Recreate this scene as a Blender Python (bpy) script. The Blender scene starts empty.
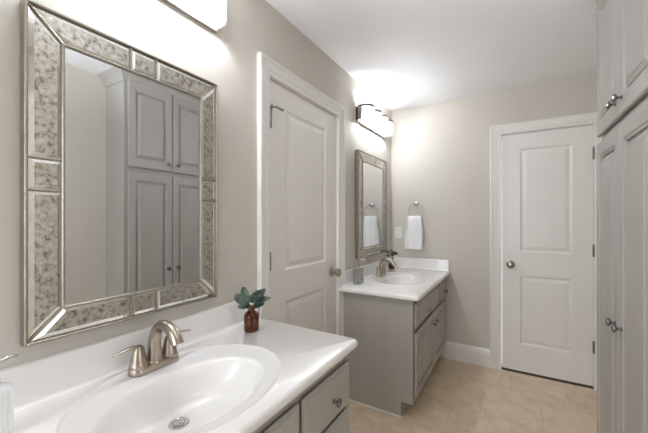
import bpy, bmesh, math, random
from mathutils import Vector, Matrix, noise
PI = math.pi
SC = bpy.context.scene
COL = SC.collection
random.seed(7)

# ------------------------------------------------------------------ camera, world, big light, exposure
CAM_H = 1.314; ZCEIL = 2.43
cd = bpy.data.cameras.new('camera'); cam = bpy.data.objects.new('camera', cd); COL.objects.link(cam)
cam.location = (0, 0, CAM_H); cam.rotation_euler = (PI/2, 0, math.radians(30.98))
cd.sensor_width = 36; cd.lens = 36*314.5/648; cd.shift_y = 2.7/648; cd.clip_start = 0.02
SC.camera = cam
w = bpy.data.worlds.new('world'); SC.world = w; w.use_nodes = True
w.node_tree.nodes['Background'].inputs['Color'].default_value = (0.95, 0.98, 1.0, 1)
w.node_tree.nodes['Background'].inputs['Strength'].default_value = 0.6
BULB_NEAR, BULB_FAR = 85.0, 72.0            # emission of the vanity bulbs
def area_light(name, loc, rot, sx, sy, power, color):
    l = bpy.data.lights.new(name, 'AREA'); l.shape = 'RECTANGLE'; l.size = sx; l.size_y = sy
    l.energy = power; l.color = color
    o = bpy.data.objects.new(name, l); COL.objects.link(o); o.location = loc; o.rotation_euler = rot
    return o
# added fill light at the bedroom window opening, standing in for daylight
area_light('bedroom_fill_light', (3.25, 0.35, 1.55), (0, PI/2, 0), 1.3, 1.5, 5, (0.95, 0.98, 1.0))
# added fill light behind the camera, in place of hall daylight
area_light('rear_fill_light', (-0.72, -2.2, 1.55), (PI/2, 0, -.12), .8, 1.7, 18, (0.91, 0.97, 1.06))
# added unseen spot aimed at the ceiling for soft ambient fill
fl = bpy.data.lights.new('ceiling_fill_spot', 'SPOT'); fl.energy = 46; fl.color = (.90, .97, 1.08); fl.spot_size = math.radians(66); fl.spot_blend = .8; fl.shadow_soft_size = .06
flo = bpy.data.objects.new('ceiling_fill_spot', fl); COL.objects.link(flo); flo.location = (-.05, -.2, 1.72)
flo.rotation_euler = (Vector((.05, .60, ZCEIL))-flo.location).to_track_quat('-Z', 'Y').to_euler()
vs = SC.view_settings
vs.view_transform = 'Standard'; vs.look = 'None'; vs.gamma = 1.0; vs.use_curve_mapping = False
vs.exposure = 1.2
SC.cycles.use_denoising = True
SC.cycles.max_bounces = 10; SC.cycles.diffuse_bounces = 6; SC.cycles.glossy_bounces = 6
SC.cycles.transparent_max_bounces = 16
SC.cycles.sample_clamp_indirect = 6.0
SC.cycles.caustics_reflective = False; SC.cycles.caustics_refractive = False

# ------------------------------------------------------------------ materials
def srgb(r, g, b):
    f = lambda c: (c/255/12.92) if c/255 <= .04045 else ((c/255+.055)/1.055)**2.4
    return (f(r), f(g), f(b), 1)
def new_mat(name):
    m = bpy.data.materials.new(name); m.use_nodes = True
    nt = m.node_tree; b = nt.nodes['Principled BSDF']
    return m, nt, b
def mat(name, col, rough=.5, metal=0., var=.04, scale=12., bump=0., bscale=200., coat=0., spec=.5, stretch=(1,1,1)):
    m, nt, b = new_mat(name)
    tc = nt.nodes.new('ShaderNodeTexCoord'); mp = nt.nodes.new('ShaderNodeMapping'); mp.inputs['Scale'].default_value = stretch
    nt.links.new(tc.outputs['Object'], mp.inputs['Vector'])
    n = nt.nodes.new('ShaderNodeTexNoise'); n.inputs['Scale'].default_value = scale; n.inputs['Detail'].default_value = 4
    nt.links.new(mp.outputs[0], n.inputs['Vector'])
    r = nt.nodes.new('ShaderNodeValToRGB')
    r.color_ramp.elements[0].position = .3; r.color_ramp.elements[1].position = .7
    c = Vector(col[:3])
    r.color_ramp.elements[0].color = (*(c*(1-var)), 1); r.color_ramp.elements[1].color = (*(c*(1+var)), 1)
    nt.links.new(n.outputs['Fac'], r.inputs['Fac']); nt.links.new(r.outputs['Color'], b.inputs['Base Color'])
    b.inputs['Roughness'].default_value = rough; b.inputs['Metallic'].default_value = metal
    b.inputs['Coat Weight'].default_value = coat; b.inputs['Specular IOR Level'].default_value = spec
    if bump:
        n2 = nt.nodes.new('ShaderNodeTexNoise'); n2.inputs['Scale'].default_value = bscale; n2.inputs['Detail'].default_value = 3
        nt.links.new(mp.outputs[0], n2.inputs['Vector'])
        bp = nt.nodes.new('ShaderNodeBump'); bp.inputs['Strength'].default_value = bump; bp.inputs['Distance'].default_value = .002
        nt.links.new(n2.outputs['Fac'], bp.inputs['Height']); nt.links.new(bp.outputs['Normal'], b.inputs['Normal'])
    return m
M = {}
M['wall'] = mat('wall_paint', srgb(205, 199, 189), .75, var=.01, scale=3, bump=.12, bscale=320)
M['bedroom_wall'] = mat('bedroom_paint', srgb(226, 224, 220), .8, var=.01)
M['ceiling'] = mat('ceiling_paint', srgb(238, 238, 238), .85, var=.01, scale=3, bump=.12, bscale=250)
M['trim'] = mat('trim_paint', srgb(234, 231, 226), .38, var=.01, scale=5)
M['cab'] = mat('grey_cabinet_paint', srgb(172, 168, 162), .42, var=.025, scale=8, stretch=(1,1,.15))
M['cab_in'] = mat('cabinet_shadow_gap', srgb(92, 86, 78), .7, var=.05)
M['top'] = mat('cultured_marble', srgb(236, 233, 229), .16, var=.012, scale=4, coat=.4)
M['nickel'] = mat('brushed_nickel', srgb(176, 164, 150), .30, 1., var=.06, scale=60, bump=.05, bscale=300)
M['chrome'] = mat('polished_chrome', srgb(205, 205, 205), .12, 1., var=.03)
M['hinge'] = mat('aged_hinge', srgb(128, 116, 102), .45, .6, var=.05)
M['pewter'] = mat('satin_pewter', srgb(150, 148, 145), .25, 1., var=.05)
M['silver'] = mat('champagne_silver_frame', srgb(158, 149, 136), .38, .75, var=.10, scale=45, bump=.5, bscale=160)
M['dark_metal'] = mat('fixture_nickel', srgb(160, 152, 145), .4, .45, var=.05)
M['rim'] = mat('fixture_rim', srgb(112, 106, 100), .4, .6, var=.05)
M['towel'] = mat('white_terry', srgb(248, 247, 245), .95, var=.03, scale=90, bump=.9, bscale=420)
M['plastic'] = mat('white_plastic', srgb(232, 230, 226), .35, var=.005)
M['slot'] = mat('dark_slot', srgb(60, 56, 52), .6, var=.02)
M['ceramic'] = mat('white_ceramic', srgb(238, 238, 238), .18, var=.01, coat=.3)
M['steel'] = mat('ribbed_grey_steel', srgb(178, 180, 178), .22, .9, var=.08, scale=20, stretch=(1,1,.05))
M['stem'] = mat('sage_stem', srgb(120, 118, 92), .6, var=.1)
M['gap_shade'] = mat('threshold_gap_shade', srgb(62, 47, 34), .9)  # dark colour puts the shade of the door gap onto the threshold

def leaf_mat():
    m, nt, b = new_mat('eucalyptus_leaf')
    oi = nt.nodes.new('ShaderNodeTexCoord'); n = nt.nodes.new('ShaderNodeTexNoise'); n.inputs['Scale'].default_value = 14
    r = nt.nodes.new('ShaderNodeValToRGB'); r.color_ramp.elements[0].position = .42; r.color_ramp.elements[1].position = .62
    r.color_ramp.elements[0].color = srgb(36, 54, 44); r.color_ramp.elements[1].color = srgb(122, 140, 120)
    nt.links.new(oi.outputs['Object'], n.inputs['Vector']); nt.links.new(n.outputs['Fac'], r.inputs['Fac'])
    nt.links.new(r.outputs[0], b.inputs['Base Color']); b.inputs['Roughness'].default_value = .55
    return m
M['leaf'] = leaf_mat()
def amber():
    m, nt, b = new_mat('amber_glass')
    b.inputs['Base Color'].default_value = srgb(150, 78, 20); b.inputs['Roughness'].default_value = .06
    b.inputs['Transmission Weight'].default_value = .9; b.inputs['IOR'].default_value = 1.45
    tc = nt.nodes.new('ShaderNodeTexCoord'); n = nt.nodes.new('ShaderNodeTexNoise'); n.inputs['Scale'].default_value = 30
    r = nt.nodes.new('ShaderNodeValToRGB'); r.color_ramp.elements[0].color = srgb(104, 54, 14); r.color_ramp.elements[1].color = srgb(190, 108, 34)
    nt.links.new(tc.outputs['Object'], n.inputs['Vector']); nt.links.new(n.outputs['Fac'], r.inputs['Fac']); nt.links.new(r.outputs[0], b.inputs['Base Color'])
    return m
M['amber'] = amber()
def mirror_mat():
    m, nt, b = new_mat('mirror_silvering')
    tc = nt.nodes.new('ShaderNodeTexCoord'); n = nt.nodes.new('ShaderNodeTexNoise'); n.inputs['Scale'].default_value = 2
    r = nt.nodes.new('ShaderNodeValToRGB'); r.color_ramp.elements[0].color = (.74, .75, .75, 1); r.color_ramp.elements[1].color = (.78, .79, .79, 1)
    nt.links.new(tc.outputs['Object'], n.inputs['Vector']); nt.links.new(n.outputs['Fac'], r.inputs['Fac']); nt.links.new(r.outputs[0], b.inputs['Base Color'])
    b.inputs['Metallic'].default_value = 1; b.inputs['Roughness'].default_value = .01
    return m
M['mirror'] = mirror_mat()
def antique_mat(clean=False):
    m, nt, b = new_mat('antiqued_mirror' + ('_bevel' if clean else ''))
    b.inputs['Metallic'].default_value = .72 if not clean else .9
    tc = nt.nodes.new('ShaderNodeTexCoord')
    n = nt.nodes.new('ShaderNodeTexNoise'); n.inputs['Scale'].default_value = 80; n.inputs['Detail'].default_value = 5; n.inputs['Roughness'].default_value = .58; n.inputs['Distortion'].default_value = .25
    nt.links.new(tc.outputs['Object'], n.inputs['Vector'])
    r = nt.nodes.new('ShaderNodeValToRGB'); e = r.color_ramp.elements
    e[0].position = .34; e[0].color = srgb(128, 121, 110); e[1].position = .64; e[1].color = srgb(214, 210, 201)
    k = e.new(.47); k.color = srgb(190, 184, 173)
    if clean:
        e[0].color = srgb(214, 211, 204); e[1].color = srgb(240, 239, 236); k.color = srgb(228, 226, 220)
    nt.links.new(n.outputs['Fac'], r.inputs['Fac']); nt.links.new(r.outputs[0], b.inputs['Base Color'])
    r2 = nt.nodes.new('ShaderNodeMapRange'); r2.inputs[1].default_value = .35; r2.inputs[2].default_value = .65
    r2.inputs[3].default_value = .26 if not clean else .05; r2.inputs[4].default_value = .10 if not clean else .03
    nt.links.new(n.outputs['Fac'], r2.inputs[0]); nt.links.new(r2.outputs[0], b.inputs['Roughness'])
    return m
M['antique'] = antique_mat(); M['bevelglass'] = antique_mat(True)
def seeded_glass():
    m = bpy.data.materials.new('seeded_glass'); m.use_nodes = True; nt = m.node_tree; nt.nodes.clear()
    out = nt.nodes.new('ShaderNodeOutputMaterial')
    tr = nt.nodes.new('ShaderNodeBsdfTransparent'); tr.inputs[0].default_value = (.97, .97, .97, 1)
    tl = nt.nodes.new('ShaderNodeBsdfTranslucent'); tl.inputs[0].default_value = (.95, .94, .92, 1)
    df = nt.nodes.new('ShaderNodeBsdfDiffuse'); df.inputs[0].default_value = (.9, .9, .9, 1)
    gl = nt.nodes.new('ShaderNodeBsdfGlossy'); gl.inputs['Roughness'].default_value = .08
    tc = nt.nodes.new('ShaderNodeTexCoord'); v = nt.nodes.new('ShaderNodeTexVoronoi'); v.inputs['Scale'].default_value = 70
    nt.links.new(tc.outputs['Object'], v.inputs['Vector'])
    mr = nt.nodes.new('ShaderNodeMapRange'); mr.inputs[1].default_value = .0; mr.inputs[2].default_value = .45; mr.inputs[3].default_value = .30; mr.inputs[4].default_value = .08
    nt.links.new(v.outputs['Distance'], mr.inputs[0])
    m0 = nt.nodes.new('ShaderNodeMixShader'); m0.inputs[0].default_value = .35
    nt.links.new(tl.outputs[0], m0.inputs[1]); nt.links.new(df.outputs[0], m0.inputs[2])
    m1 = nt.nodes.new('ShaderNodeMixShader'); nt.links.new(mr.outputs[0], m1.inputs[0])
    nt.links.new(tr.outputs[0], m1.inputs[1]); nt.links.new(m0.outputs[0], m1.inputs[2])
    m2 = nt.nodes.new('ShaderNodeMixShader'); m2.inputs[0].default_value = .06
    nt.links.new(m1.outputs[0], m2.inputs[1]); nt.links.new(gl.outputs[0], m2.inputs[2])
    nt.links.new(m2.outputs[0], out.inputs[0])
    return m
M['shade'] = seeded_glass()
def bulb_mat(BULB):
    m, nt, b = new_mat('lit_bulb')
    b.inputs['Base Color'].default_value = (.9, .9, .9, 1)
    b.inputs['Emission Color'].default_value = (.94, .985, 1.07, 1); b.inputs['Emission Strength'].default_value = BULB
    return m
M['bulb_near'] = bulb_mat(BULB_NEAR); M['bulb_far'] = bulb_mat(BULB_FAR)
def floor_mat():
    m, nt, b = new_mat('beige_floor_tile')
    tc = nt.nodes.new('ShaderNodeTexCoord'); mp = nt.nodes.new('ShaderNodeMapping')
    mp.inputs['Location'].default_value = (.01+.1775+.355*20, -2.735+.35*20, 0)
    nt.links.new(tc.outputs['Object'], mp.inputs['Vector'])
    br = nt.nodes.new('ShaderNodeTexBrick'); br.offset = .5; br.offset_frequency = 2; br.squash = 1
    br.inputs['Scale'].default_value = 1; br.inputs['Brick Width'].default_value = .355; br.inputs['Row Height'].default_value = .35
    br.inputs['Mortar Size'].default_value = .0022; br.inputs['Mortar Smooth'].default_value = .3; br.inputs['Bias'].default_value = 0
    br.inputs['Color1'].default_value = srgb(222, 203, 178); br.inputs['Color2'].default_value = srgb(228, 211, 187); br.inputs['Mortar'].default_value = srgb(202, 183, 157)
    nt.links.new(mp.outputs[0], br.inputs['Vector'])
    n = nt.nodes.new('ShaderNodeTexNoise'); n.inputs['Scale'].default_value = 9; n.inputs['Detail'].default_value = 7; n.inputs['Roughness'].default_value = .65; n.inputs['Distortion'].default_value = .8
    nt.links.new(tc.outputs['Object'], n.inputs['Vector'])
    r = nt.nodes.new('ShaderNodeValToRGB'); r.color_ramp.elements[0].position = .3; r.color_ramp.elements[1].position = .72
    r.color_ramp.elements[0].color = (.82, .78, .72, 1); r.color_ramp.elements[1].color = (1.06, 1.06, 1.05, 1)
    nt.links.new(n.outputs['Fac'], r.inputs['Fac'])
    mx = nt.nodes.new('ShaderNodeMix'); mx.data_type = 'RGBA'; mx.blend_type = 'MULTIPLY'; mx.inputs[0].default_value = 1
    nt.links.new(br.outputs['Color'], mx.inputs[6]); nt.links.new(r.outputs[0], mx.inputs[7]); nt.links.new(mx.outputs[2], b.inputs['Base Color'])
    b.inputs['Roughness'].default_value = .42
    bp = nt.nodes.new('ShaderNodeBump'); bp.inputs['Strength'].default_value = .4; bp.inputs['Distance'].default_value = .002; bp.invert = True
    nt.links.new(br.outputs['Fac'], bp.inputs['Height']); nt.links.new(bp.outputs['Normal'], b.inputs['Normal'])
    return m
M['floor'] = floor_mat()

# ------------------------------------------------------------------ mesh helpers
class MB:
    """collects shapes for ONE mesh object"""
    def __init__(s): s.bm = bmesh.new()
    def box(s, x0, x1, y0, y1, z0, z1, bev=0., seg=2):
        vs_ = [s.bm.verts.new(p) for p in ((x0,y0,z0),(x1,y0,z0),(x1,y1,z0),(x0,y1,z0),(x0,y0,z1),(x1,y0,z1),(x1,y1,z1),(x0,y1,z1))]
        fs = [s.bm.faces.new([vs_[i] for i in f]) for f in ((0,3,2,1),(4,5,6,7),(0,1,5,4),(1,2,6,5),(2,3,7,6),(3,0,4,7))]
        if bev > 0:
            es = list({e for f in fs for e in f.edges})
            bmesh.ops.bevel(s.bm, geom=es, offset=bev, segments=seg, affect='EDGES', profile=.5)
        return s
    def loops(s, rings, cap0=False, cap1=False, closed=True):
        """skin between successive rings of points"""
        R = [[s.bm.verts.new(p) for p in r] for r in rings]
        for a, b in zip(R[:-1], R[1:]):
            n = len(a)
            for i in range(n if closed else n-1):
                j = (i+1) % n
                try: s.bm.faces.new((a[i], a[j], b[j], b[i]))
                except ValueError: pass
        if cap0: s.bm.faces.new(list(reversed(R[0])))
        if cap1: s.bm.faces.new(R[-1])
        return s
    def lathe(s, prof, c=(0,0,0), axis='Z', n=32, cap0=True, cap1=True):
        rings = []
        for r, h in prof:
            ring = []
            for k in range(n):
                a = 2*PI*k/n; p = (r*math.cos(a), r*math.sin(a), h)
                if axis == 'X': p = (p[2], p[0], p[1])
                elif axis == '-X': p = (-p[2], p[1], p[0])
                elif axis == '-Y': p = (p[0], -p[2], p[1])
                elif axis == 'Y': p = (p[1], p[2], p[0])
                ring.append((p[0]+c[0], p[1]+c[1], p[2]+c[2]))
            rings.append(ring)
        return s.loops(rings, cap0, cap1)
    def tube(s, pts, rad, n=14, cap=True, sub=0, flat=1.0):
        P = [Vector(p) for p in pts]; R = [rad]*len(P) if isinstance(rad, (int, float)) else list(rad)
        for _ in range(sub):                                     # Catmull-Rom style refinement
            Q, S = [], []
            for i in range(len(P)-1):
                p0, p1, p2, p3 = P[max(i-1,0)], P[i], P[i+1], P[min(i+2, len(P)-1)]
                Q += [p1, (-p0+9*p1+9*p2-p3)/16]; S += [R[i], (R[i]+R[i+1])/2]
            P = Q+[P[-1]]; R = S+[R[-1]]
        rings = []; up = None
        for i, p in enumerate(P):
            t = (P[min(i+1, len(P)-1)]-P[max(i-1, 0)]).normalized()
            if up is None:
                up = t.orthogonal().normalized()
                if flat != 1.0:
                    zz = Vector((0,0,1)); up = (zz-t*zz.dot(t)).normalized()
            up = (up-t*up.dot(t)).normalized(); sd = t.cross(up)
            rings.append([tuple(p+up*R[i]*flat*math.cos(2*PI*k/n)+sd*R[i]*math.sin(2*PI*k/n)) for k in range(n)])
        return s.loops(rings, cap, cap)
    def sphere(s, c, r, sc=(1,1,1), u=24, v=14):
        g = bmesh.ops.create_uvsphere(s.bm, u_segments=u, v_segments=v, radius=r)
        for q in g['verts']: q.co = Vector((q.co.x*sc[0]+c[0], q.co.y*sc[1]+c[1], q.co.z*sc[2]+c[2]))
        return s
    def xform(s, f):
        for v in s.bm.verts: v.co = f(v.co)
        return s
    def obj(s, name, m, parent=None, smooth=None):
        bmesh.ops.recalc_face_normals(s.bm, faces=list(s.bm.faces))
        me = bpy.data.meshes.new(name); s.bm.to_mesh(me); s.bm.free()
        me.materials.append(m)
        o = bpy.data.objects.new(name, me); COL.objects.link(o)
        if parent: o.parent = parent
        if smooth:
            for p in me.polygons: p.use_smooth = True
            me.set_sharp_from_angle(angle=math.radians(smooth))
        return o
def thing(name, label, cat, loc, group=None, rotz=0.):
    o = bpy.data.objects.new(name, None); COL.objects.link(o); o.location = loc; o.rotation_euler = (0, 0, rotz)
    o.empty_display_size = .05; o['label'] = label; o['category'] = cat
    if group: o['group'] = group
    return o
def tag(o, label, cat, group=None):
    o['label'] = label; o['category'] = cat
    if group: o['group'] = group
    return o
def struct(o, label, cat):
    o['kind'] = 'structure'; o['label'] = label; o['category'] = cat
    return o

# maps from a flat (u across, v up, w outward) system into the room
def on_left(y0=0., x0=0.):  return lambda p: Vector((x0+p[2], y0+p[0], p[1]))
def on_back(x0=0., y0=0.):  return lambda p: Vector((x0+p[0], y0-p[2], p[1]))
def on_right(y0=0., x0=0.): return lambda p: Vector((x0-p[2], y0+p[0], p[1]))
def panel_rings(u0, u1, v0, v1, steps, ex=0., fr=1e9):
    """nested rectangles: steps = [(inset, w), ...]"""
    R = []
    for i, w_ in steps:
        j = i+(ex if i > fr else 0)                              # rails may be wider than stiles
        R.append([(u0+i, v0+j, w_), (u1-i, v0+j, w_), (u1-i, v1-j, w_), (u0+i, v1-j, w_)])
    return R
def raised_door(u0, u1, v0, v1, f, t=.019, st=.055, ex=0.):
    st = min(st, .3*min(u1-u0, v1-v0))
    mb = MB()
    mb.loops(panel_rings(u0, u1, v0, v1, [(.010, 0), (.010, .007), (0, .007), (0, t-.006), (.002, t-.0025), (.006, t), (st-.012, t), (st-.011, t-.003), (st-.004, t-.005), (st-.001, t-.006), (st, t-.0145), (st+.008, t-.0145),
                                          (st+.009, t-.010), (st+.026, t-.003), (st+.027, t-.0005), (st+.029, t-.0005)], ex, .015), True, True)
    return mb.xform(f)
def slab_front(u0, u1, v0, v1, f, t=.019):
    mb = MB()
    mb.loops(panel_rings(u0, u1, v0, v1, [(.010, 0), (.010, .006), (0, .006), (0, t-.010), (.003, t-.006), (.009, t-.004), (.011, t-.001), (.014, t)]), True, True)
    return mb.xform(f)
def knob(parent, u, v, w0, f, axis, m, r=.015):
    """turned cabinet knob growing out of a front along its normal"""
    mb = MB()
    prof = [(.0085, 0), (.0085, .002), (.0055, .004), (.0048, .012), (.007, .015), (r*.92, .019), (r, .0235), (r*.93, .0275), (r*.6, .030), (.002, .031)]
    mb.lathe(prof, (0, 0, 0), axis, 24)
    c = f((u, v, w0)); mb.xform(lambda p: p+c)
    return mb.obj('knob', m, parent, 40)

# ------------------------------------------------------------------ room constants
XL, YB, XR, ZC = -1.0815, 3.157, .63, 2.43
YR = -.95
D1 = (1.249, 1.980, 2.047)        # left-wall door opening (y0, y1, top)
D2 = (-.083, .537, 2.047)         # back-wall door opening (x0, x1, top)
DW = (.10, .80, 2.05)            # open doorway in the right wall

mb = MB(); mb.box(XL-.12, 3.3, -2.4, YB+.12, -.05, 0)
struct(mb.obj('floor', M['floor']), 'beige stone tile floor laid in offset rows', 'floor')
mb = MB(); mb.box(XL-.12, 3.3, -2.4, YB+.12, ZC, ZC+.05)
struct(mb.obj('ceiling', M['ceiling']), 'plain white painted ceiling', 'ceiling')
mb = MB()
T = .11
mb.box(XL-T, XL, -2.4, D1[0]-.02, 0, ZC); mb.box(XL-T, XL, D1[1]+.02, YB+T, 0, ZC); mb.box(XL-T, XL, D1[0]-.02, D1[1]+.02, D1[2]+.02, ZC)
struct(mb.obj('wall_left', M['wall']), 'warm beige painted wall behind both vanities', 'wall')
mb = MB()
mb.box(XL, D2[0]-.02, YB, YB+T, 0, ZC); mb.box(D2[1]+.02, XR+T, YB, YB+T, 0, ZC); mb.box(D2[0]-.02, D2[1]+.02, YB, YB+T, D2[2]+.02, ZC)
struct(mb.obj('wall_back', M['wall']), 'warm beige painted end wall with towel ring', 'wall')
mb = MB()
mb.box(XR, XR+T, YR, DW[0], 0, ZC); mb.box(XR, XR+T, DW[1], YB, 0, ZC); mb.box(XR, XR+T, DW[0], DW[1], DW[2], ZC)
struct(mb.obj('wall_right', M['wall']), 'warm beige painted wall behind the tall cabinet', 'wall')
mb = MB()
mb.box(XL, -.98, YR-T, YR, 0, ZC); mb.box(.12, XR+T, YR-T, YR, 0, ZC); mb.box(-.98, .12, YR-T, YR, 2.1, ZC)
struct(mb.obj('wall_front', M['wall']), 'beige wall behind the photographer', 'wall')
mb = MB()   # bedroom beyond the open doorway
mb.box(XR+T, 3.0, 2.0, 2.1, 0, ZC); mb.box(XR+T, 3.0, -1.5, -1.4, 0, ZC)
mb.box(3.0, 3.1, -1.5, -.4, 0, ZC); mb.box(3.0, 3.1, 1.1, 2.1, 0, ZC); mb.box(3.0, 3.1, -.4, 1.1, 0, .85); mb.box(3.0, 3.1, -.4, 1.1, 2.2, ZC)
struct(mb.obj('wall_bedroom', M['bedroom_wall']), 'white walls of the room beyond the doorway', 'wall')

CASING = [(0, 0), (0, .010), (.004, .013), (.020, .014), (.026, .011), (.032, .015), (.062, .018), (.070, .020), (.078, .024), (.086, .024), (.090, .020), (.090, 0)]
def casing(u0, u1, top, f, k=1.0):
    mb = MB()
    u0 -= .005; u1 += .005; top += .005
    rings = []
    for corner in range(4):
        r = []
        for d, wv in CASING:
            d *= k
            r.append(((u0-d, 0, wv), (u0-d, top+d, wv), (u1+d, top+d, wv), (u1+d, 0, wv))[corner])
        rings.append(r)
    mb.loops(rings, True, True, closed=False)
    # jamb lining inside the opening
    for a, b in (((u0-.02, 0, -.10), (u0+.003, top, .001)), ((u1-.003, 0, -.10), (u1+.02, top, .001)), ((u0-.02, top-.003, -.10), (u1+.02, top+.02, .001))):
        mb.box(a[0], b[0], a[1], b[1], a[2], b[2])
    return mb.xform(f)
def room_door(name, u0, u1, top, f, panels, label, gap=.010):
    mb = MB(); t = .036; w0 = -.006
    W = w0
    us = [u0, panels[0][0], panels[0][1], u1]
    # stiles
    mb.box(u0, us[1], gap, top, w0-t, W); mb.box(us[2], u1, gap, top, w0-t, W)
    vs_ = [gap] + [v for p in sorted(panels, key=lambda q: q[2]) for v in (p[2], p[3])] + [top]
    for i in range(0, len(vs_), 2): mb.box(us[1], us[2], vs_[i], vs_[i+1], w0-t, W)
    for (a, b, c, d) in panels:
        mb.loops(panel_rings(a, b, c, d, [(0, W), (.004, W-.002), (.010, W-.008), (.016, W-.010), (.022, W-.010), (.026, W-.0085), (.045, W-.003), (.048, W-.0025)]), False, True)
    mb.xform(f)
    return struct(mb.obj(name, M['trim']), label, 'door')
def hinge(parent, u, v, f, m, h=.09):
    mb = MB()
    mb.lathe([(.0055, -h/2), (.0055, h/2)], (u, 0, .006), 'Z', 12)
    mb.xform(lambda p: Vector((p.x, p.z, 0))) if False else None
    for q in mb.bm.verts: q.co = Vector((u+(q.co.x-u), v+(q.co.z-.006), .004+q.co.y))
    mb.box(u-.006, u+.006, v-h/2, v+h/2, -.008, -.001)
    mb.lathe([(.0035, 0), (.006, .003), (.0035, .006)], (0, 0, 0), 'Z', 10)
    k = 0
    mb.bm.verts.ensure_lookup_table()
    for q in list(mb.bm.verts)[-30:]: q.co = Vector((u+q.co.x, v+h/2+q.co.z, .004+q.co.y))
    mb.xform(f)
    return mb.obj('hinge', m, parent, 40)
def door_knob(parent, u, v, f, axis, m):
    mb = MB()
    mb.lathe([(.032, 0), (.033, .004), (.028, .009), (.013, .012), (.011, .030), (.015, .034), (.024, .040), (.0285, .050), (.0275, .060), (.021, .067), (.010, .070), (.002, .0705)], (0,0,0), axis, 32)
    c = f((u, v, -.006)); mb.xform(lambda p: p+c)
    return mb.obj('door_knob', m, parent, 40)

# left-wall door
f = on_left(0, XL)
struct(casing(D1[0], D1[1], D1[2], f, .93).obj('trim_1', M['trim'], None, 25), 'white moulded casing around the door between the vanities', 'trim')
d1 = room_door('door_1', D1[0]+.003, D1[1]-.003, D1[2]-.003, f, [(D1[0]+.145, D1[1]-.145, 1.028, 1.925), (D1[0]+.145, D1[1]-.145, .245, .855)],
               'white two-panel door on the left wall between the two vanities')
for v in (1.83, 1.092, .26): hinge(d1, D1[0]+.004, v, f, M['hinge'])
door_knob(d1, D1[1]-.062, .945, f, 'X', M['nickel'])
mb = MB()                        # hinge-pin door stop on the top hinge
mb.tube([(D1[0]+.006, 1.895, .012), (D1[0]+.02, 1.897, .030), (D1[0]+.06, 1.889, .040)], .0055, 8)
mb.tube([(D1[0]+.004, 1.893, .008), (D1[0]-.012, 1.896, .028)], .0055, 8)
mb.sphere((D1[0]-.013, 1.896, .030), .007); mb.sphere((D1[0]+.062, 1.889, .041), .007)
mb.tube([(D1[0]+.004, 1.79, .006), (D1[0]+.004, 1.90, .006)], .009, 10)
mb.xform(f).obj('door_stop', M['pewter'], d1, 40)
# back-wall door
f = on_back(0, YB)
struct(casing(D2[0], D2[1], D2[2], f, .93).obj('trim_2', M['trim'], None, 25), 'white moulded casing around the end-wall door', 'trim')
d2 = room_door('door_2', D2[0]+.003, D2[1]-.003, D2[2]-.003, f, [(D2[0]+.135, D2[1]-.13, 1.035, 1.915), (D2[0]+.135, D2[1]-.13, .245, .835)],
               'white two-panel door in the end wall with a round nickel knob', gap=.019)
for v in (1.823, 1.068, .323): hinge(d2, D2[1]-.001, v, f, M['hinge'])
door_knob(d2, D2[0]+.066, .925, f, '-Y', M['nickel'])
mb = MB(); mb.box(D2[0]-.004, D2[1]+.004, YB+.003, YB+.11, 0, .003)
struct(mb.obj('trim_3', M['gap_shade']), 'threshold painted dark as the shaded gap under the end-wall door', 'trim')
# doorway in the right wall
f = on_right(0, XR)
struct(casing(DW[0], DW[1], DW[2], f, .93).obj('trim_4', M['trim'], None, 25), 'white casing around the open doorway on the right', 'trim')
# baseboards
def baseboard(name, u0, u1, f, label):
    prof = [(0, 0), (.015, 0), (.015, .118), (.012, .124), (.0125, .132), (.010, .140), (.006, .150), (.004, .157), (0, .158)]
    mb = MB(); mb.loops([[(u0, v, w_) for w_, v in prof], [(u1, v, w_) for w_, v in prof]], True, True)
    return struct(mb.xform(f).obj(name, M['trim'], None, 20), label, 'baseboard')
baseboard('baseboard_back', XL, D2[0]-.090, on_back(0, YB), 'tall white baseboard under the towel ring wall')
baseboard('baseboard_right', DW[1]+.09, YB, on_right(0, XR), 'white baseboard along the right wall')

# ------------------------------------------------------------------ vanity cabinets
def vanity(loc_y0, y1, z_top, fronts, label, side_strip, face_x=-.558):
    """box cabinet against the left wall: fronts = [(kind, y0, y1, z0, z1, knob(y,z) or None, knob finish)]"""
    t = thing('vanity_cabinet', label, 'cabinet', (XL, loc_y0, 0))
    X = lambda x: x-XL
    L = y1-loc_y0; D = X(face_x)
    mb = MB()
    mb.box(.002, D-.018, 0, .018, .105, z_top); mb.box(.002, D-.018, L-.018, L, .105, z_top); mb.box(.002, D-.078, 0, .018, 0, .105); mb.box(.002, D-.078, L-.018, L, 0, .105)   # open box: sides, back, bottom, plinth
    mb.box(.002, .010, .018, L-.018, .105, z_top); mb.box(.010, D-.018, .018, L-.018, .105, .123)
    mb.box(D-.096, D-.078, .018, L-.018, 0, .105)
    for a, b, c, d in ((0, .036, .105, z_top), (L-.036, L, .105, z_top)): mb.box(D-.018, D, a, b, c, d)
    mb.box(D-.018, D, .036, L-.036, z_top-.03, z_top); mb.box(D-.018, D, .036, L-.036, .105, .14)
    mb.box(D-.010, D-.002, .036, L-.036, .14, z_top-.03)
    mb.obj('carcass', M['cab'], t)
    f = lambda p: Vector((D+p[2], p[0]-loc_y0, p[1]))
    for kind, a, b, c, d, kn in fronts:
        if kind == 'door': o = raised_door(a, b, c, d, f).obj('door', M['cab'], t)
        elif kind == 'false': o = slab_front(a, b, c, d, f).obj('false_front', M['cab'], t)
        else: o = slab_front(a, b, c, d, f).obj('drawer', M['cab'], t)
        if kn: knob(o, kn[0], kn[1], .018, f, 'X', M['pewter'])
    if side_strip:
        mb = MB(); mb.box(.002, D-.075, -.007, 0, 0, .010)
        o = mb.obj('base_strip', M['trim'], t); o['label'] = 'white caulked strip along the foot of the cabinet side'
    return t
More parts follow.
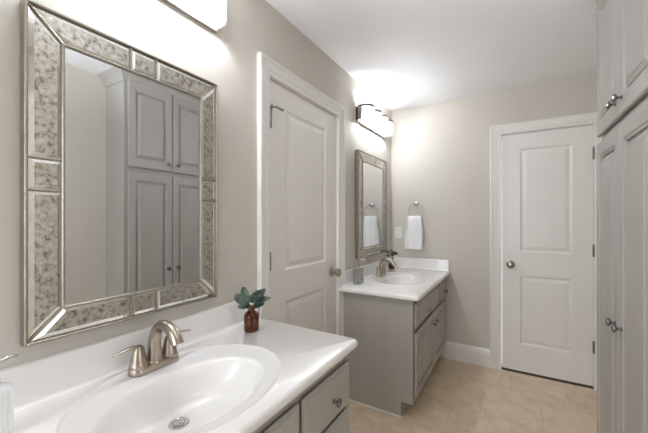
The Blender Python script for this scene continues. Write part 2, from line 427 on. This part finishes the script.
vanity(-.06, 1.118, .806, [
    ('drawer', .782, 1.098, .603, .765, (.965, .675)), ('drawer', .782, 1.098, .375, .588, (.94, .48)), ('drawer', .782, 1.098, .135, .360, (.94, .25)),
    ('false', -.03, .768, .603, .765, None), ('door', -.03, .362, .135, .588, (.325, .54)), ('door', .372, .768, .135, .588, (.41, .54))],
    'grey vanity cabinet under the near sink, drawers beside the door', False)
vanity(2.05, 3.150, .796, [
    ('drawer', 2.075, 2.800, .590, .755, (2.37, .648)), ('drawer', 2.832, 3.125, .590, .755, (3.05, .655)),
    ('door', 2.075, 2.598, .135, .565, (2.565, .49)), ('door', 2.610, 3.125, .135, .565, (2.655, .49))],
    'grey vanity cabinet under the far sink beside the end wall', True)

# ------------------------------------------------------------------ vanity tops with integral bowls
def vanity_top(y0, y1, z, xf, cen, label, back_splash):
    t = thing('sink_countertop', label, 'countertop', (XL, y0, z))
    NX = 120
    X0, X1, Y0, Y1 = XL+.001, xf, y0, y1
    cx, cy = cen                                                 # centre of the outer ridge
    def rect_ring(ins, rad, zz, angs):
        a0, a1, b0, b1 = X0+(0 if ins < .02 else ins), X1-ins, Y0+ins, Y1-ins
        pts = []
        for a in angs:
            dx, dy = math.cos(a), math.sin(a); lo, hi = 0, 3
            def inside(s_):
                px, py = cx+dx*s_, cy+dy*s_
                if not (a0 <= px <= a1 and b0 <= py <= b1): return False
                rr = max(rad-ins, .002)
                qx = a1-rr
                for qy, sg in ((b0+rr, -1), (b1-rr, 1)):
                    if px > qx and (py-qy)*sg > 0 and (px-qx)**2+(py-qy)**2 > rr*rr: return False
                return True
            for _ in range(40):
                m_ = (lo+hi)/2
                if inside(m_): lo = m_
                else: hi = m_
            pts.append((cx+dx*lo-XL, cy+dy*lo-y0, zz-z))
        return pts
    angs = [2*PI*k/NX for k in range(NX)]
    for qx, qy in ((X0, Y0), (X0, Y1)): angs.append(math.atan2(qy-cy, qx-cx) % (2*PI))
    for qx, qy, sg in ((X1-.022, Y0+.022, -1), (X1-.022, Y1-.022, 1)):
        for k in range(7):
            b = sg*PI/2*k/6; angs.append(math.atan2(qy+.022*math.sin(b)-cy, qx+.022*math.cos(b)-cx) % (2*PI))
    angs = sorted(set(round(a, 6) for a in angs))
    def ell(px, py, ax, ay, zz): return [(px+ax*math.cos(math.atan2(math.sin(a)/ay, math.cos(a)/ax))-XL, py+ay*math.sin(math.atan2(math.sin(a)/ay, math.cos(a)/ax))-y0, zz-z) for a in angs]
    R = [rect_ring(.03, .022, z-.030, angs), rect_ring(.004, .022, z-.030, angs), rect_ring(.0005, .022, z-.026, angs), rect_ring(0, .022, z-.018, angs), rect_ring(.002, .022, z-.009, angs), rect_ring(.006, .022, z-.003, angs), rect_ring(.012, .022, z, angs)]
    ox, oy = .2345, .298
    R += [ell(cx, cy, ox+.006, oy+.006, z), ell(cx, cy, ox+.003, oy+.003, z+.0022), ell(cx, cy, ox-.001, oy-.001, z+.0024), ell(cx, cy, ox-.006, oy-.006, z+.0002), ell(cx, cy, ox-.010, oy-.010, z-.0006)]
    bx, by = cx+.035, cy-.012
    R += [ell(bx-.004, by+.002, .172, .244, z-.0022), ell(bx, by, .160, .232, z-.0035), ell(bx, by, .154, .225, z-.006), ell(bx-.001, by, .149, .219, z-.012), ell(bx-.002, by, .145, .213, z-.020), ell(bx-.004, by, .141, .207, z-.030), ell(bx-.009, by, .134, .194, z-.052),
          ell(bx-.018, by+.001, .121, .172, z-.078), ell(bx-.034, by+.003, .100, .139, z-.101), ell(bx-.054, by+.006, .072, .096, z-.116), ell(bx-.070, by+.008, .046, .056, z-.123), ell(bx-.076, by+.009, .026, .027, z-.1255)]
    mb = MB(); mb.loops(R, False, True)
    mb.obj('counter', M['top'], t, 50)
    # backsplash: coved foot and eased top edge
    prof = [(0, 0), (.036, .0003), (.029, .003), (.0245, .008), (.0225, .016), (.021, .095), (.019, .100), (.014, .103), (0, .103)]
    mb = MB(); mb.loops([[(p[0], .0, p[1]) for p in prof], [(p[0], y1-y0, p[1]) for p in prof]], True, True)
    mb.obj('backsplash', M['top'], t, 40)
    if back_splash:
        mb = MB(); L = y1-y0
        mb.loops([[(.021, L-p[0], p[1]) for p in prof], [(xf-XL-.012, L-p[0], p[1]) for p in prof]], True, True)
        mb.obj('side_splash', M['top'], t, 40)
    # drain flange with its stopper
    dx, dy, dz = bx-.076-XL, by+.009-y0, -.1255
    mb = MB(); mb.lathe([(.021, .003), (.024, .0045), (.0275, .0035), (.029, .001), (.0285, -.001)], (dx, dy, dz), 'Z', 32, False, False)
    mb.lathe([(.021, .003), (.020, -.004), (.017, -.006)], (dx, dy, dz), 'Z', 32, False, True)
    dr = mb.obj('drain', M['chrome'], t, 40)
    mb = MB(); mb.lathe([(.0155, -.004), (.0165, .004), (.0150, .0065), (.008, .0078), (.001, .008)], (dx, dy, dz), 'Z', 28)
    mb.obj('stopper', M['chrome'], dr, 40)
    return t
ZN, ZF = .840, .826
vanity_top(-.08, 1.145, ZN, -.522, (-.798, .575), 'white vanity top and oval sink nearest the camera, amber bottle at its end', False)
vanity_top(1.992, YB-.002, ZF, -.505, (-.795, 2.575), 'white vanity top and oval sink in the far corner', True)

# ------------------------------------------------------------------ faucets
def faucet(loc, label):
    t = thing('faucet', label, 'faucet', loc)
    def pill(hx, hy, zz, n=40):
        pts = []
        for k in range(n):
            a = 2*PI*k/n
            yy = hy-hx
            pts.append((hx*math.cos(a), hx*math.sin(a)+(yy if math.sin(a) >= 0 else -yy), zz))
        return pts
    mb = MB(); mb.loops([pill(.028, .078, 0), pill(.029, .079, .003), pill(.0285, .0785, .014), pill(.026, .076, .019), pill(.024, .074, .0195)], True, True)
    mb.obj('base_plate', M['nickel'], t, 40)
    mb = MB()
    mb.lathe([(.028, .018), (.028, .023), (.025, .028)], (0, 0, 0), 'Z', 28)
    pts = [(0,0,.022), (-.001,0,.05), (-.001,0,.080), (.004,0,.102), (.018,0,.126), (.042,0,.141), (.070,0,.140), (.096,0,.128), (.114,0,.108), (.120,0,.096)]
    mb.tube(pts, [.0245,.0215,.0190,.0175,.0165,.0162,.0165,.0170,.0176,.0178], 20, True, 2)
    sp = mb.obj('spout', M['nickel'], t, 40)
    mb = MB(); mb.tube([(-.028,0,.019), (-.028,0,.064)], .0022, 8); mb.lathe([(.0025, .060), (.0045, .064), (.0045, .071), (.002, .074)], (-.028,0,0), 'Z', 12)
    mb.obj('lift_rod', M['nickel'], t, 40)
    for sgn in (-1, 1):
        mb = MB(); c = (0, sgn*.051, 0)
        mb.lathe([(.0265, .018), (.0265, .024), (.0245, .026), (.0230, .036), (.0200, .052), (.0165, .068), (.0140, .078), (.010, .084), (.003, .086)], c, 'Z', 26)
        o = mb.obj('handle', M['nickel'], t, 40)
        mb = MB()
        mb.tube([(0, sgn*.045, .074), (.002, sgn*.057, .0835), (.004, sgn*.079, .087), (.006, sgn*.104, .084), (.008, sgn*.126, .080)], [.0095, .0095, .0080, .0068, .0050], 12, True, 1, .5)
        mb.obj('lever', M['nickel'], o, 50)
    return t
faucet((-.990, .588, ZN-.0005), 'brushed nickel two-handle arched faucet at the near sink')
faucet((-.975, 2.580, ZF-.0005), 'brushed nickel two-handle arched faucet at the far sink')

# ------------------------------------------------------------------ mirrors
def framed_mirror(y0, y1, z0, z1, label):
    t = thing('framed_mirror', label, 'mirror', (XL, (y0+y1)/2, z0), 'antiqued mirror-framed wall mirrors')
    W, H_ = y1-y0, z1-z0
    F = .081                                                    # width of the mirrored border
    f = lambda p: Vector((p[2]+.001, p[0]-W/2, p[1]))
    # backing box
    mb = MB(); mb.box(0, W, 0, H_, 0, .024); mb.xform(f).obj('backing', M['silver'], t)
    def bar(mb, a, b, wd, w0=.024, w1=.031):
        A, B = Vector((*a, 0)), Vector((*b, 0)); d = (B-A).normalized(); n = Vector((-d.y, d.x, 0))*wd/2
        r0 = [(A+n, w0), (A+n*.8, w1-.001), (A, w1), (A-n*.8, w1-.001), (A-n, w0)]
        rings = [[(p.x, p.y, h) for p, h in r0], [(p.x+(B-A).x, p.y+(B-A).y, h) for p, h in r0]]
        mb.loops(rings, True, True)
    # outer and inner beaded borders
    for nm, ins, wd in (('outer_border', .0035, .007), ('inner_border', F, .0075)):
        mb = MB(); pr = [(-wd/2, .022), (-wd/2, .030), (-wd*.25, .0325), (wd*.25, .0325), (wd/2, .030), (wd/2, .022)]
        rings = []
        for cu, cv in ((0, 0), (1, 0), (1, 1), (0, 1)):
            rings.append([((ins+q) if not cu else (W-ins-q), (ins+q) if not cv else (H_-ins-q), h) for q, h in pr])
        rings.append(rings[0])
        mb.loops(rings); mb.xform(f).obj(nm, M['silver'], t)
    # corner mitre strips and dividers
    us = (.251/.604*W+.012, .335/.604*W+.012) if False else (W*.5-.042, W*.5+.042)
    vs_ = (H_*.5-.042, H_*.5+.042)
    for cu, cv in ((0, 0), (1, 0), (1, 1), (0, 1)):
        mb = MB(); a = (.006 if not cu else W-.006, .006 if not cv else H_-.006); b = (F if not cu else W-F, F if not cv else H_-F)
        bar(mb, a, b, .006); mb.xform(f).obj('corner_strip', M['silver'], t)
    for u in us:
        for a, b in ((.006, F), (H_-F, H_-.006)):
            mb = MB(); bar(mb, (u, a), (u, b), .006); mb.xform(f).obj('divider', M['silver'], t)
    for v in vs_:
        for a, b in ((.006, F), (W-F, W-.006)):
            mb = MB(); bar(mb, (a, v), (b, v), .006); mb.xform(f).obj('divider', M['silver'], t)
    # antiqued mirror panes with bevelled edges
    def pane(poly):
        c = Vector((sum(p[0] for p in poly)/len(poly), sum(p[1] for p in poly)/len(poly)))
        def inset(d):
            out = []; n = len(poly)
            for i in range(n):
                p, q, r = Vector(poly[i-1]), Vector(poly[i]), Vector(poly[(i+1) % n])
                d1_, d2_ = (q-p).normalized(), (r-q).normalized()
                n1, n2 = Vector((-d1_.y, d1_.x)), Vector((-d2_.y, d2_.x))
                k = d/(1+n1.dot(n2)); out.append(q+(n1+n2)*k)
            return out
        mb = MB(); mb.loops([[(p[0], p[1], .0245) for p in inset(.012)], [(p[0], p[1], .0275) for p in inset(.0121)]], False, True)
        o = mb.xform(f).obj('mirror_pane', M['antique'], t)
        mb = MB(); mb.loops([[(p[0], p[1], .0252) for p in inset(.001)], [(p[0], p[1], .0277) for p in inset(.0125)]], False, False)
        mb.xform(f).obj('bevelled_edge', M['bevelglass'], o)
    e = .008
    for flip in (0, 1):
        g = (lambda p: p) if not flip else (lambda p: (W-p[0], H_-p[1]))
        L_ = [[(e+.004, e), (us[0], e), (us[0], F), (F+.0, F)], [(us[0], e), (us[1], e), (us[1], F), (us[0], F)], [(us[1], e), (W-e-.004, e), (W-F, F), (us[1], F)],
              [(e, e+.004), (F, F), (F, vs_[0]), (e, vs_[0])], [(e, vs_[0]), (F, vs_[0]), (F, vs_[1]), (e, vs_[1])], [(e, vs_[1]), (F, vs_[1]), (F, H_-F), (e, H_-e-.004)]]
        for poly in L_: pane([g(p) for p in poly])
    mb = MB(); mb.loops([[(p[0], p[1], .0242) for p in ((F, F), (W-F, F), (W-F, H_-F), (F, H_-F))], [(p[0], p[1], .0262) for p in ((F+.005, F+.005), (W-F-.005, F+.005), (W-F-.005, H_-F-.005), (F+.005, H_-F-.005))]], False, True)
    mb.xform(f).obj('mirror_glass', M['mirror'], t)
    return t
framed_mirror(.289, .892, .992, 1.872, 'large antiqued mirror-framed wall mirror above the near sink')
framed_mirror(2.285, 2.925, .998, 1.870, 'antiqued mirror-framed wall mirror above the far sink')

# ------------------------------------------------------------------ vanity lights
def vanity_light(y0, y1, label, bulb):
    t = thing('vanity_light', label, 'light fixture', (XL, (y0+y1)/2, 2.10), 'four-bulb vanity lights')
    L = y1-y0; zb, zt = .012, .118; n = 4; p = L/n
    mb = MB(); mb.box(.001, .014, -L/2, L/2, zb, zt)
    mb.box(.001, .050, -L/2, -L/2+.005, zb, zt); mb.box(.001, .050, L/2-.005, L/2, zb, zt)
    mb.obj('backplate', M['dark_metal'], t)
    mb = MB(); mb.box(.001, .018, -L/2, L/2, zb-.010, zb); mb.obj('bottom_rail', M['dark_metal'], t)
    def dshape(c, r, d0, zz, k=18):
        pts = [(.012, c-r, zz)] + [(d0+r*math.sin(PI*j/k), c-r*math.cos(PI*j/k), zz) for j in range(k+1)] + [(.012, c+r, zz)]
        return pts
    for i in range(n):
        c = -L/2+p*(i+.5); r = p/2-.004
        mb = MB(); mb.loops([dshape(c, r-.002, .050, zb-.004), dshape(c, r-.002, .050, zt)], closed=False)
        mb.obj('glass_shade', M['shade'], t, 40)
        mb = MB(); mb.loops([dshape(c, r+.003, .050, zt-.004), dshape(c, r+.003, .050, zt+.014), dshape(c, r-.006, .050, zt+.014), dshape(c, r-.006, .050, zt-.004), dshape(c, r+.003, .050, zt-.004)], closed=False)
        mb.obj('shade_rim', M['rim'], t, 40)
        mb = MB(); mb.lathe([(.016, .014), (.018, .016), (.018, .026), (.012, .036)], (0, c, .062), 'X', 18); mb.obj('socket', M['dark_metal'], t, 40)
        mb = MB(); mb.sphere((.064, c, .062), .024, (1.15, 1, 1), 16, 10); mb.obj('bulb', M[bulb], t, 60)
    return t
vanity_light(.290, .905, 'four-light nickel vanity fixture with clear shades above the near mirror', 'bulb_near')
vanity_light(2.300, 2.915, 'four-light nickel vanity fixture with clear shades above the far mirror', 'bulb_far')

# ------------------------------------------------------------------ tall linen cabinet on the right wall
def linen():
    X, y0, y1 = .367, 1.236, 1.992
    t = thing('linen_cabinet', 'tall grey built-in linen cabinet with four raised-panel doors', 'cabinet', (XR, y0, 0))
    D = XR-X; L = y1-y0
    zt = 2.375
    g = lambda p: Vector((-p[2], p[0], p[1]))                    # u = y from the near end, w = out from the right wall
    mb = MB(); mb.box(0, L, .10, ZC-.001, .001, D-.018); mb.box(0, L, .0, .10, .001, D-.07)
    mb.box(0, .024, .10, ZC-.001, D-.018, D); mb.box(L-.024, L, .10, ZC-.001, D-.018, D)
    mb.box(.024, L-.024, zt-.03, ZC-.001, D-.018, D); mb.box(.024, L-.024, .10, .125, D-.018, D); mb.box(.024, L-.024, 1.66, 1.72, D-.018, D)
    mb.box(.024, L-.024, .125, zt-.03, D-.018, D-.003)
    mb.xform(g).obj('carcass', M['cab'], t)
    # crown moulding: front run with a return to the wall at the near end
    prof = [(0, -.085), (.006, -.085), (.008, -.075), (.016, -.066), (.020, -.052), (.036, -.030), (.050, -.020), (.053, -.010), (.058, -.008), (.058, 0), (0, 0)]
    mb = MB(); r = []
    for k in range(3):
        r.append([((-d, ZC-.001+h, .001), (-d, ZC-.001+h, D+d), (L, ZC-.001+h, D+d))[k] for d, h in prof])
    mb.loops(r, True, True); mb.xform(g).obj('crown_moulding', M['cab'], t, 20)
    gp = 1.616-y0
    for a, b, kn in ((.022, gp-.003, gp-.045), (gp+.003, L-.012, gp+.040)):
        for z0, z1, kz in ((1.708, zt-.012, 1.768), (.118, 1.676, .905)):
            o = raised_door(a, b, z0, z1, lambda p: g((p[0], p[1], D+p[2])), .020, .062, .014).obj('door', M['cab'], t)
            knob(o, kn, kz, D+.019, g, '-X', M['pewter'], .016)
    return t
linen()

# ------------------------------------------------------------------ towel ring, towel, outlet
RX, RZ = -.815, 1.392
t = thing('towel_ring', 'round chrome towel ring on the end wall', 'towel ring', (RX, YB, RZ+.075))
mb = MB(); mb.lathe([(.026, 0), (.027, .004), (.023, .009), (.012, .013), (.010, .034), (.014, .040), (.015, .050), (.010, .056), (.002, .058)], (-.003, 0, -.003), '-Y', 28)
mb.obj('mount', M['chrome'], t, 40)
mb = MB(); n = 48
mb.loops([[(math.cos(2*PI*k/n)*(.076+.0042*math.cos(2*PI*j/12)), -.046+.0042*math.sin(2*PI*j/12), -.076+math.sin(2*PI*k/n)*(.076+.0042*math.cos(2*PI*j/12))) for j in range(12)] for k in range(n)]+
         [[(.076+.0042*math.cos(2*PI*j/12), -.046+.0042*math.sin(2*PI*j/12), -.076) for j in range(12)]])
mb.obj('ring', M['chrome'], t, 60)
def hand_towel():
    # a folded towel drawn over the bottom of the ring: thick sheet, front and back fall
    zb_r = RZ+.075-.152                                          # ring bottom
    cy_ = YB-.046
    N, K = 24, 40
    mb = MB(); path = []
    Rf = .024
    for k in range(K+1):
        s_ = k/K
        if s_ < .42:   q = s_/.42; path.append((-Rf-.006*math.sin(q*2.2), 1.022+(zb_r+.004-1.022)*q))
        elif s_ < .58: a = PI*(1-(s_-.42)/.16); path.append((Rf*math.cos(a), zb_r+.004+Rf*1.2*math.sin(a)))
        else:          q = (s_-.58)/.42; path.append((Rf*.85, zb_r+.004-(zb_r+.004-1.052)*q))
    def sheet(off):
        rows = []
        for k, (d, z_) in enumerate(path):
            hgt = (z_-1.02)/(zb_r+.03-1.02); hw = .086-.020*max(0, hgt)**1.6
            cxk = -.836+.013*hgt
            row = []
            for i in range(N+1):
                u = -1+2*i/N
                fold = .005*math.sin(u*4.2+.8)*(.35+.65*hgt)+.003*math.sin(u*9+z_*14)
                edge = .010*(abs(u)**6)
                dd = d+(fold*(1 if d < 0 else .4))+(edge if d < 0 else -edge)+off*(-1 if d < 0 else 1)
                row.append((cxk+u*hw+.004*math.sin(z_*22+u), cy_+dd, z_))
            rows.append(row)
        return rows
    A, B = sheet(.007), sheet(-.006)
    rings = [a+list(reversed(b)) for a, b in zip(A, B)]
    mb.loops(rings, True, True)
    o = mb.obj('hand_towel', M['towel'], None, 70)
    return tag(o, 'white terry hand towel hanging folded from the ring', 'towel')
hand_towel()
t = thing('outlet_cover', 'white wall outlet plate beside the hanging towel', 'outlet', (-1.005, YB, 1.173))
f = lambda p: Vector((p[0], -p[2], p[1]))
mb = MB(); mb.loops(panel_rings(-.036, .036, -.059, .059, [(0, 0), (0, .003), (.003, .006)]), True, True); mb.xform(f).obj('plate', M['plastic'], t)
for z_ in (-.022, .022):
    mb = MB(); mb.loops(panel_rings(-.016, .016, z_-.014, z_+.014, [(0, .005), (.001, .008)]), True, True); o = mb.xform(f).obj('socket', M['plastic'], t)
    mb = MB(); mb.box(-.008, -.006, z_-.003, z_+.006, .0075, .0084); mb.box(.006, .008, z_-.003, z_+.006, .0075, .0084); mb.xform(f).obj('slot', M['slot'], o)

# ------------------------------------------------------------------ bottles with eucalyptus
def bottle(loc, label, k=1.0):
    mb = MB()
    pr = [(.002, .0035), (.026, .002), (.029, 0), (.0315, .003), (.032, .008), (.032, .062), (.0305, .070), (.025, .078), (.017, .083), (.0145, .086), (.0140, .092), (.0175, .093), (.0185, .096), (.0180, .102), (.0165, .104),
          (.0125, .1035), (.0115, .088), (.014, .084), (.023, .075), (.0285, .066), (.0295, .058), (.0295, .008), (.002, .0065)]
    mb.lathe([(r*k, h*k) for r, h in pr], (0, 0, 0), 'Z', 36)
    o = mb.obj('amber_bottle', M['amber'], None, 40); o.location = loc
    return tag(o, label, 'bottle')
def leaf(mb, base, d, up, L, Wd, curl=.25):
    d = Vector(d).normalized(); up = Vector(up); up = (up-d*up.dot(d)).normalized(); sd = d.cross(up)
    n = 8; top, bot = [], []
    for i in range(n+1):
        s_ = i/n; wv = Wd*.5*math.sin(PI*min(1, s_*.97+.015))**.62*(1-.18*s_)
        c = Vector(base)+d*L*s_+up*(curl*L*(s_*s_*-.5))
        rowt = []
        for q in (-1, -.5, 0, .5, 1): rowt.append(c+sd*wv*q+up*(abs(q)**1.5*wv*.35))
        top.append([tuple(p+up*.0004) for p in rowt]+[tuple(p-up*.0004) for p in reversed(rowt)])
    mb.loops(top, True, True)
def sprig(loc, leaves, label, rot=0., k=1.0):
    t = thing('eucalyptus_sprig', label, 'plant', loc, None, rot)
    mb = MB()
    tips = []
    for (b, m_, e) in (((0,0,.012), (.004,-.004,.075), (-.012,-.026,.150)), ((.004,.004,.012), (.002,.006,.085), (.010,.022,.155)), ((-.004,.002,.012), (.0,.003,.085), (-.006,.040,.128))):
        mb.tube([tuple(v*k for v in p) for p in (b, m_, e)], .0016*k, 6, True, 2)
    mb.obj('stem', M['stem'], t, 60)
    for base, d, up, L, W_ in leaves:
        mb = MB(); leaf(mb, [v*k for v in base], d, up, L*k, W_*k); mb.obj('leaf', M['leaf'], t, 60)
    return t
LEAVES = [((0,-.016,.122), (.05,-.90,.42), (1,0,.2), .066, .046), ((-.004,-.018,.138), (.0,-.42,.9), (1,-.2,.1), .050, .040), ((.004,-.006,.112), (.35,-.62,-.05), (1,.1,.8), .050, .040),
          ((.004,.004,.118), (.1,.10,.95), (1,.1,-.1), .044, .034), ((.006,.014,.128), (-.05,.66,.75), (1,-.2,.1), .066, .036), ((.008,.016,.118), (.1,.95,.42), (.7,-.1,.9), .072, .036),
          ((.004,.008,.104), (.3,.85,.30), (.9,-.1,.5), .052, .032), ((.004,-.002,.108), (.55,-.25,.25), (.5,.1,.9), .046, .036), ((-.004,.012,.132), (-.5,.3,.75), (.7,.1,.6), .046, .034), ((.006,-.006,.120), (.2,-.22,.7), (1,.0,-.2), .042, .034)]
BN = (-.955, .990, ZN)
bottle(BN, 'brown amber glass bottle at the end of the near vanity top')
sprig(BN, LEAVES, 'green eucalyptus sprig in the bottle at the near sink', -1.03)
BF = (-1.020, 2.985, ZF)
bottle(BF, 'brown amber glass bottle behind the far sink in the corner', .9)
LEAVES2 = [((0,-.012,.118), (.3,-.75,.2), (.9,0,.5), .044, .030), ((-.004,-.02,.150), (.2,-.75,.45), (.8,-.2,.3), .042, .030), ((.002,.0,.108), (.7,.1,-.1), (.5,.1,.9), .042, .032), ((.004,.006,.132), (.3,.5,.8), (1,.1,-.1), .046, .030),
           ((.006,.014,.140), (.25,.82,.22), (.9,-.2,.1), .046, .030), ((.0,.0,.135), (.2,-.1,.95), (1,0,-.1), .05, .034), ((.0,.0,.120), (.5,.2,.5), (.8,0,-.3), .04, .03)]
sprig(BF, LEAVES2, 'dark green leafy sprig in the bottle behind the far sink', -1.03, 1.05)

# ------------------------------------------------------------------ soap dispensers
t = thing('soap_dispenser', 'white ribbed ceramic soap dispenser with chrome pump at the near sink', 'soap dispenser', (-.969, .212, ZN))
mb = MB(); n = 64
def rib(r, h, amp=0.): return [((r+amp*math.cos(k*PI))*math.cos(2*PI*k/n), (r+amp*math.cos(k*PI))*math.sin(2*PI*k/n), h) for k in range(n)]
mb.loops([rib(.031, 0), rib(.034, .003, .0008), rib(.035, .010, .0010), rib(.035, .092, .0010), rib(.0345, .100, .0006), rib(.032, .106), rib(.020, .109), rib(.014, .110), rib(.0135, .113)], True, True)
mb.obj('bottle', M['ceramic'], t, 40)
mb = MB(); mb.lathe([(.0145, .112), (.0150, .114), (.0150, .124), (.012, .127), (.0045, .128), (.0045, .148), (.010, .149), (.0115, .152), (.0115, .162), (.008, .166), (.001, .167)], (0,0,0), 'Z', 28)
mb.obj('pump', M['chrome'], t, 40)
mb = MB(); mb.tube([(0,0,.158), (-.002,.018,.161), (-.004,.034,.163), (-.005,.046,.161)], [.0055, .0050, .0045, .0038], 12, True, 1)
mb.obj('nozzle', M['chrome'], t, 50)

t = thing('soap_dispenser', 'grey ribbed square soap dispenser with pump beside the far sink', 'soap dispenser', (-1.000, 2.170, ZF))
mb = MB(); hw = .031
mb.box(-hw, hw, -hw, hw, 0, .116, .004)
for s1 in (-1, 1):
    for q in (-.021, 0, .021):
        mb.box(q-.006, q+.006, s1*hw-.003, s1*hw+.003, .008, .108, .002); mb.box(s1*hw-.003, s1*hw+.003, q-.006, q+.006, .008, .108, .002)
mb.obj('bottle', M['steel'], t)
mb = MB(); mb.lathe([(.014, .111), (.014, .124), (.012, .126), (.005, .127), (.005, .176), (.010, .177), (.011, .180), (.011, .190), (.004, .193)], (0,0,0), 'Z', 24)
mb.obj('pump', M['nickel'], t, 40)
mb = MB(); mb.tube([(0,0,.186), (.024,.006,.188), (.048,.012,.184)], [.0055, .005, .004], 10, True, 1)
mb.obj('nozzle', M['nickel'], t, 50)
